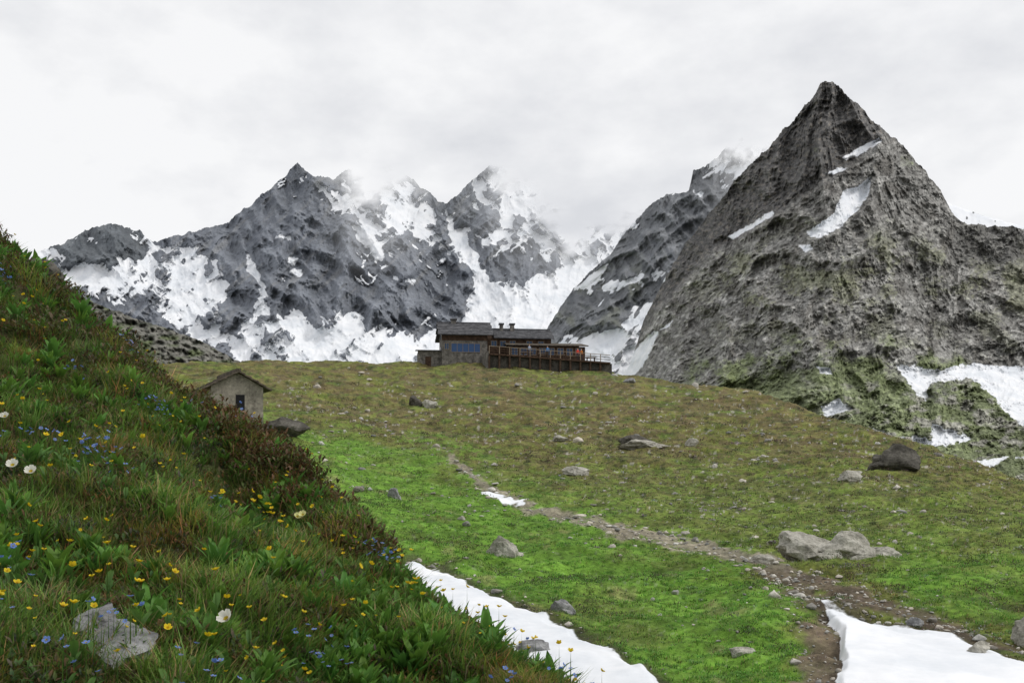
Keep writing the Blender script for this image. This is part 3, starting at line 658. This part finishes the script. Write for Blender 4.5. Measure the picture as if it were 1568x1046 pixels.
slab('annex_roof',[(x_(638),.8,h_(537)+.1),(x_(677)-.02,.8,h_(537)+.1),(x_(677)-.02,6.3,h_(531)+.1),(x_(638),6.3,h_(531)+.1)],.15,M_slate,hut)
box('annex_door',x_(652),x_(661),1.14,1.19,-.2,1.9,M_wood,hut)
gable('east_walls',x_(746)+.01,x_(846),.8,8.2,-2,h_(517),h_(500),M_wood,hut)
roof('east_roof',x_(757),x_(850),.0,9.0,h_(518),h_(499),.16,M_slate,hut)
for i,p in enumerate((757,771,786,812,830)): window(hut,x_(p),h_(525),.8,.8,.78,M_glass,f'upper_window_{i}')
box('wing_walls',x_(776),x_(893),-2.4,.79,-2,h_(532),M_wood,hut)
slab('wing_roof',[(x_(772),-3.0,h_(532)+.15),(x_(897),-3.0,h_(532)+.15),(x_(895),1.6,h_(523)+.1),(x_(772),1.6,h_(523)+.1)],.14,M_shroof,hut)
box('wing_back_walls',x_(846)+.01,x_(890),.8,6.,-2,h_(526),M_wood,hut)
for i in range(8): window(hut,x_(785+i*14),h_(540),.85,1.0,-2.42,M_glass,f'wing_window_{i}')
for i,(p,tp,w__) in enumerate(((697,483,.75),(772,489,.5),(789,489,.6))):
    yy=3.6; box(f'chimney_{i}',x_(p)-w__/2,x_(p)+w__/2,yy,yy+.8,h_(505),h_(tp+3),M_stone,hut); box(f'chimney_cap_{i}',x_(p)-w__/2-.14,x_(p)+w__/2+.14,yy-.14,yy+.94,h_(tp+2),h_(tp),M_slate,hut)
    box(f'chimney_flue_{i}',x_(p)-w__/4,x_(p)+w__/4,yy+.2,yy+.6,h_(tp+3),h_(tp+2),M_dark,hut)
def zt(p): return h_(549)-(max(0,p-745))*k*.062
segs=list(range(742,926,15))
for i,(a,b_) in enumerate(zip(segs[:-1],segs[1:])):
    za,zb_=zt(a),zt(b_)
    slab(f'terrace_deck_{i}',[(x_(a),-7,za),(x_(b_),-7,zb_),(x_(b_),-2.41,zb_),(x_(a),-2.41,za)],.22,M_wood,hut)
    poly(f'terrace_wall_{i}',[(x_(a),-6.2,-3),(x_(b_),-6.2,-3),(x_(b_),-6.2,zb_-.23),(x_(a),-6.2,za-.23)],[(0,1,2,3)],M_rock_dark,hut)
    box(f'rail_post_{i}',x_(a)-.05,x_(a)+.05,-6.98,-6.88,za,za+1.1,M_frame,hut)
    box(f'strut_{i}',x_(a)-.12,x_(a)+.12,-6.95,-6.25,-2.5,za-.23,M_wood,hut)
    for j,hh in enumerate((.4,.75,1.08)):
        slab(f'rail_{i}_{j}',[(x_(a)+.06,-6.97,za+hh),(x_(b_)-.06,-6.97,zb_+hh),(x_(b_)-.06,-6.90,zb_+hh),(x_(a)+.06,-6.90,za+hh)],.08,M_frame if j==2 else M_wood,hut)
box('terrace_end_wall',x_(742)-.4,x_(742)-.01,-6.8,0,-2,zt(742)+.3,M_stone,hut)
for i in range(5):
    p=800+i*24; box(f'table_top_{i}',x_(p)-.8,x_(p)+.8,-5.5,-4.8,zt(p)+.70,zt(p)+.76,M_frame,hut)
    box(f'table_leg_{i}a',x_(p)-.6,x_(p)-.5,-5.4,-4.9,zt(p)-.05,zt(p)+.699,M_wood,hut); box(f'table_leg_{i}b',x_(p)+.5,x_(p)+.6,-5.4,-4.9,zt(p)-.05,zt(p)+.699,M_wood,hut)
box('stone_abutment',x_(895),x_(926),-6.1,-1,-3,zt(925)-.1,M_rock_dark,hut)
def person(px_,ly,shirt,trous,turn):
    base=Vector((x_(px_),ly,zt(px_)+.0))
    J=[(0,0,.95),(0,0,1.2),(0,0,1.42),(0,-.01,1.52),(0,-.02,1.64),(0,-.02,1.74),(-.19,0,1.40),(-.25,.0,1.12),(-.22,-.15,.92),(.19,0,1.40),(.26,.02,1.12),(.24,-.1,.90),(-.1,0,.88),(-.11,-.03,.5),(-.12,.03,.06),(-.12,-.12,.03),(.1,0,.88),(.12,.02,.5),(.13,.06,.06),(.13,-.1,.03)]
    E=[(0,1),(1,2),(2,3),(3,4),(4,5),(2,6),(6,7),(7,8),(2,9),(9,10),(10,11),(0,12),(12,13),(13,14),(14,15),(0,16),(16,17),(17,18),(18,19)]
    R_=[.15,.14,.15,.055,.10,.085,.06,.048,.035,.06,.048,.035,.09,.065,.045,.035,.09,.065,.045,.035]
    me=bpy.data.meshes.new('person'); me.from_pydata(J,E,[]); ob=bpy.data.objects.new('person',me); scene.collection.objects.link(ob)
    c,s=math.cos(math.radians(7)),math.sin(math.radians(7))
    ob.location=(hut.location.x+base.x*c-base.y*s,hut.location.y+base.x*s+base.y*c,hut.location.z+base.z); ob.rotation_euler=(0,0,turn)
    sk=ob.modifiers.new('Skin','SKIN')
    for i,v in enumerate(me.skin_vertices[0].data): v.radius=(R_[i],R_[i]*.8); v.use_root=(i==0)
    ss_=ob.modifiers.new('s','SUBSURF'); ss_.levels=1; ss_.render_levels=1
    m,nt_,b=newmat('person_clothes'); z=nt_.nodes.new('ShaderNodeSeparateXYZ'); L(nt_,N(nt_,'ShaderNodeTexCoord').outputs['Object'],z.inputs[0])
    r=nt_.nodes.new('ShaderNodeValToRGB'); r.color_ramp.interpolation='CONSTANT'; e_=r.color_ramp.elements
    e_[0].position=0; e_[0].color=(.02,.02,.02,1); e_[1].position=.05; e_[1].color=(*trous,1)
    for p_,cc in ((.5,shirt),(.755,(.45,.28,.2)),(.86,(.05,.03,.02))): q=e_.new(p_); q.color=(*cc,1)
    L(nt_,math_(nt_,'DIVIDE',z.outputs[2],2.0),r.inputs[0]); L(nt_,r.outputs[0],b.inputs['Base Color']); me.materials.append(m)
for a in ((802,-6.3,(.35,.4,.5),(.04,.05,.09),.5),(829,-6.2,(.1,.25,.5),(.05,.05,.05),-.6),(874,-6.3,(.6,.06,.04),(.05,.05,.06),.2),(880,-6.0,(.55,.2,.05),(.04,.04,.06),2.4)): person(*a)
# shed
ds=66.; k2=ds/F; gx,gzv=(350-CX)*k2,(HY-648)/F*ds
shed=empty('stone_shed',(gx,ds,gzv),math.radians(-62))
gable('walls',-2.6,2.6,-1.65,1.65,-1.5,2.25,3.15,M_plaster,shed)
roof('roof',-3.0,3.0,-2.15,2.15,2.0,3.17,.10,M_shroof,shed,5)
box('window_recess',-0.1,.5,-1.70,-1.651,.7,1.6,M_dark,shed)
box('gable_window',2.601,2.64,-.1,.45,.75,1.75,M_dark,shed); box('gable_window_sill',2.601,2.70,-.2,.55,.62,.749,M_frame,shed)
box('side_door',-1.9,-1.0,1.651,1.70,-.5,1.6,M_wood,shed)
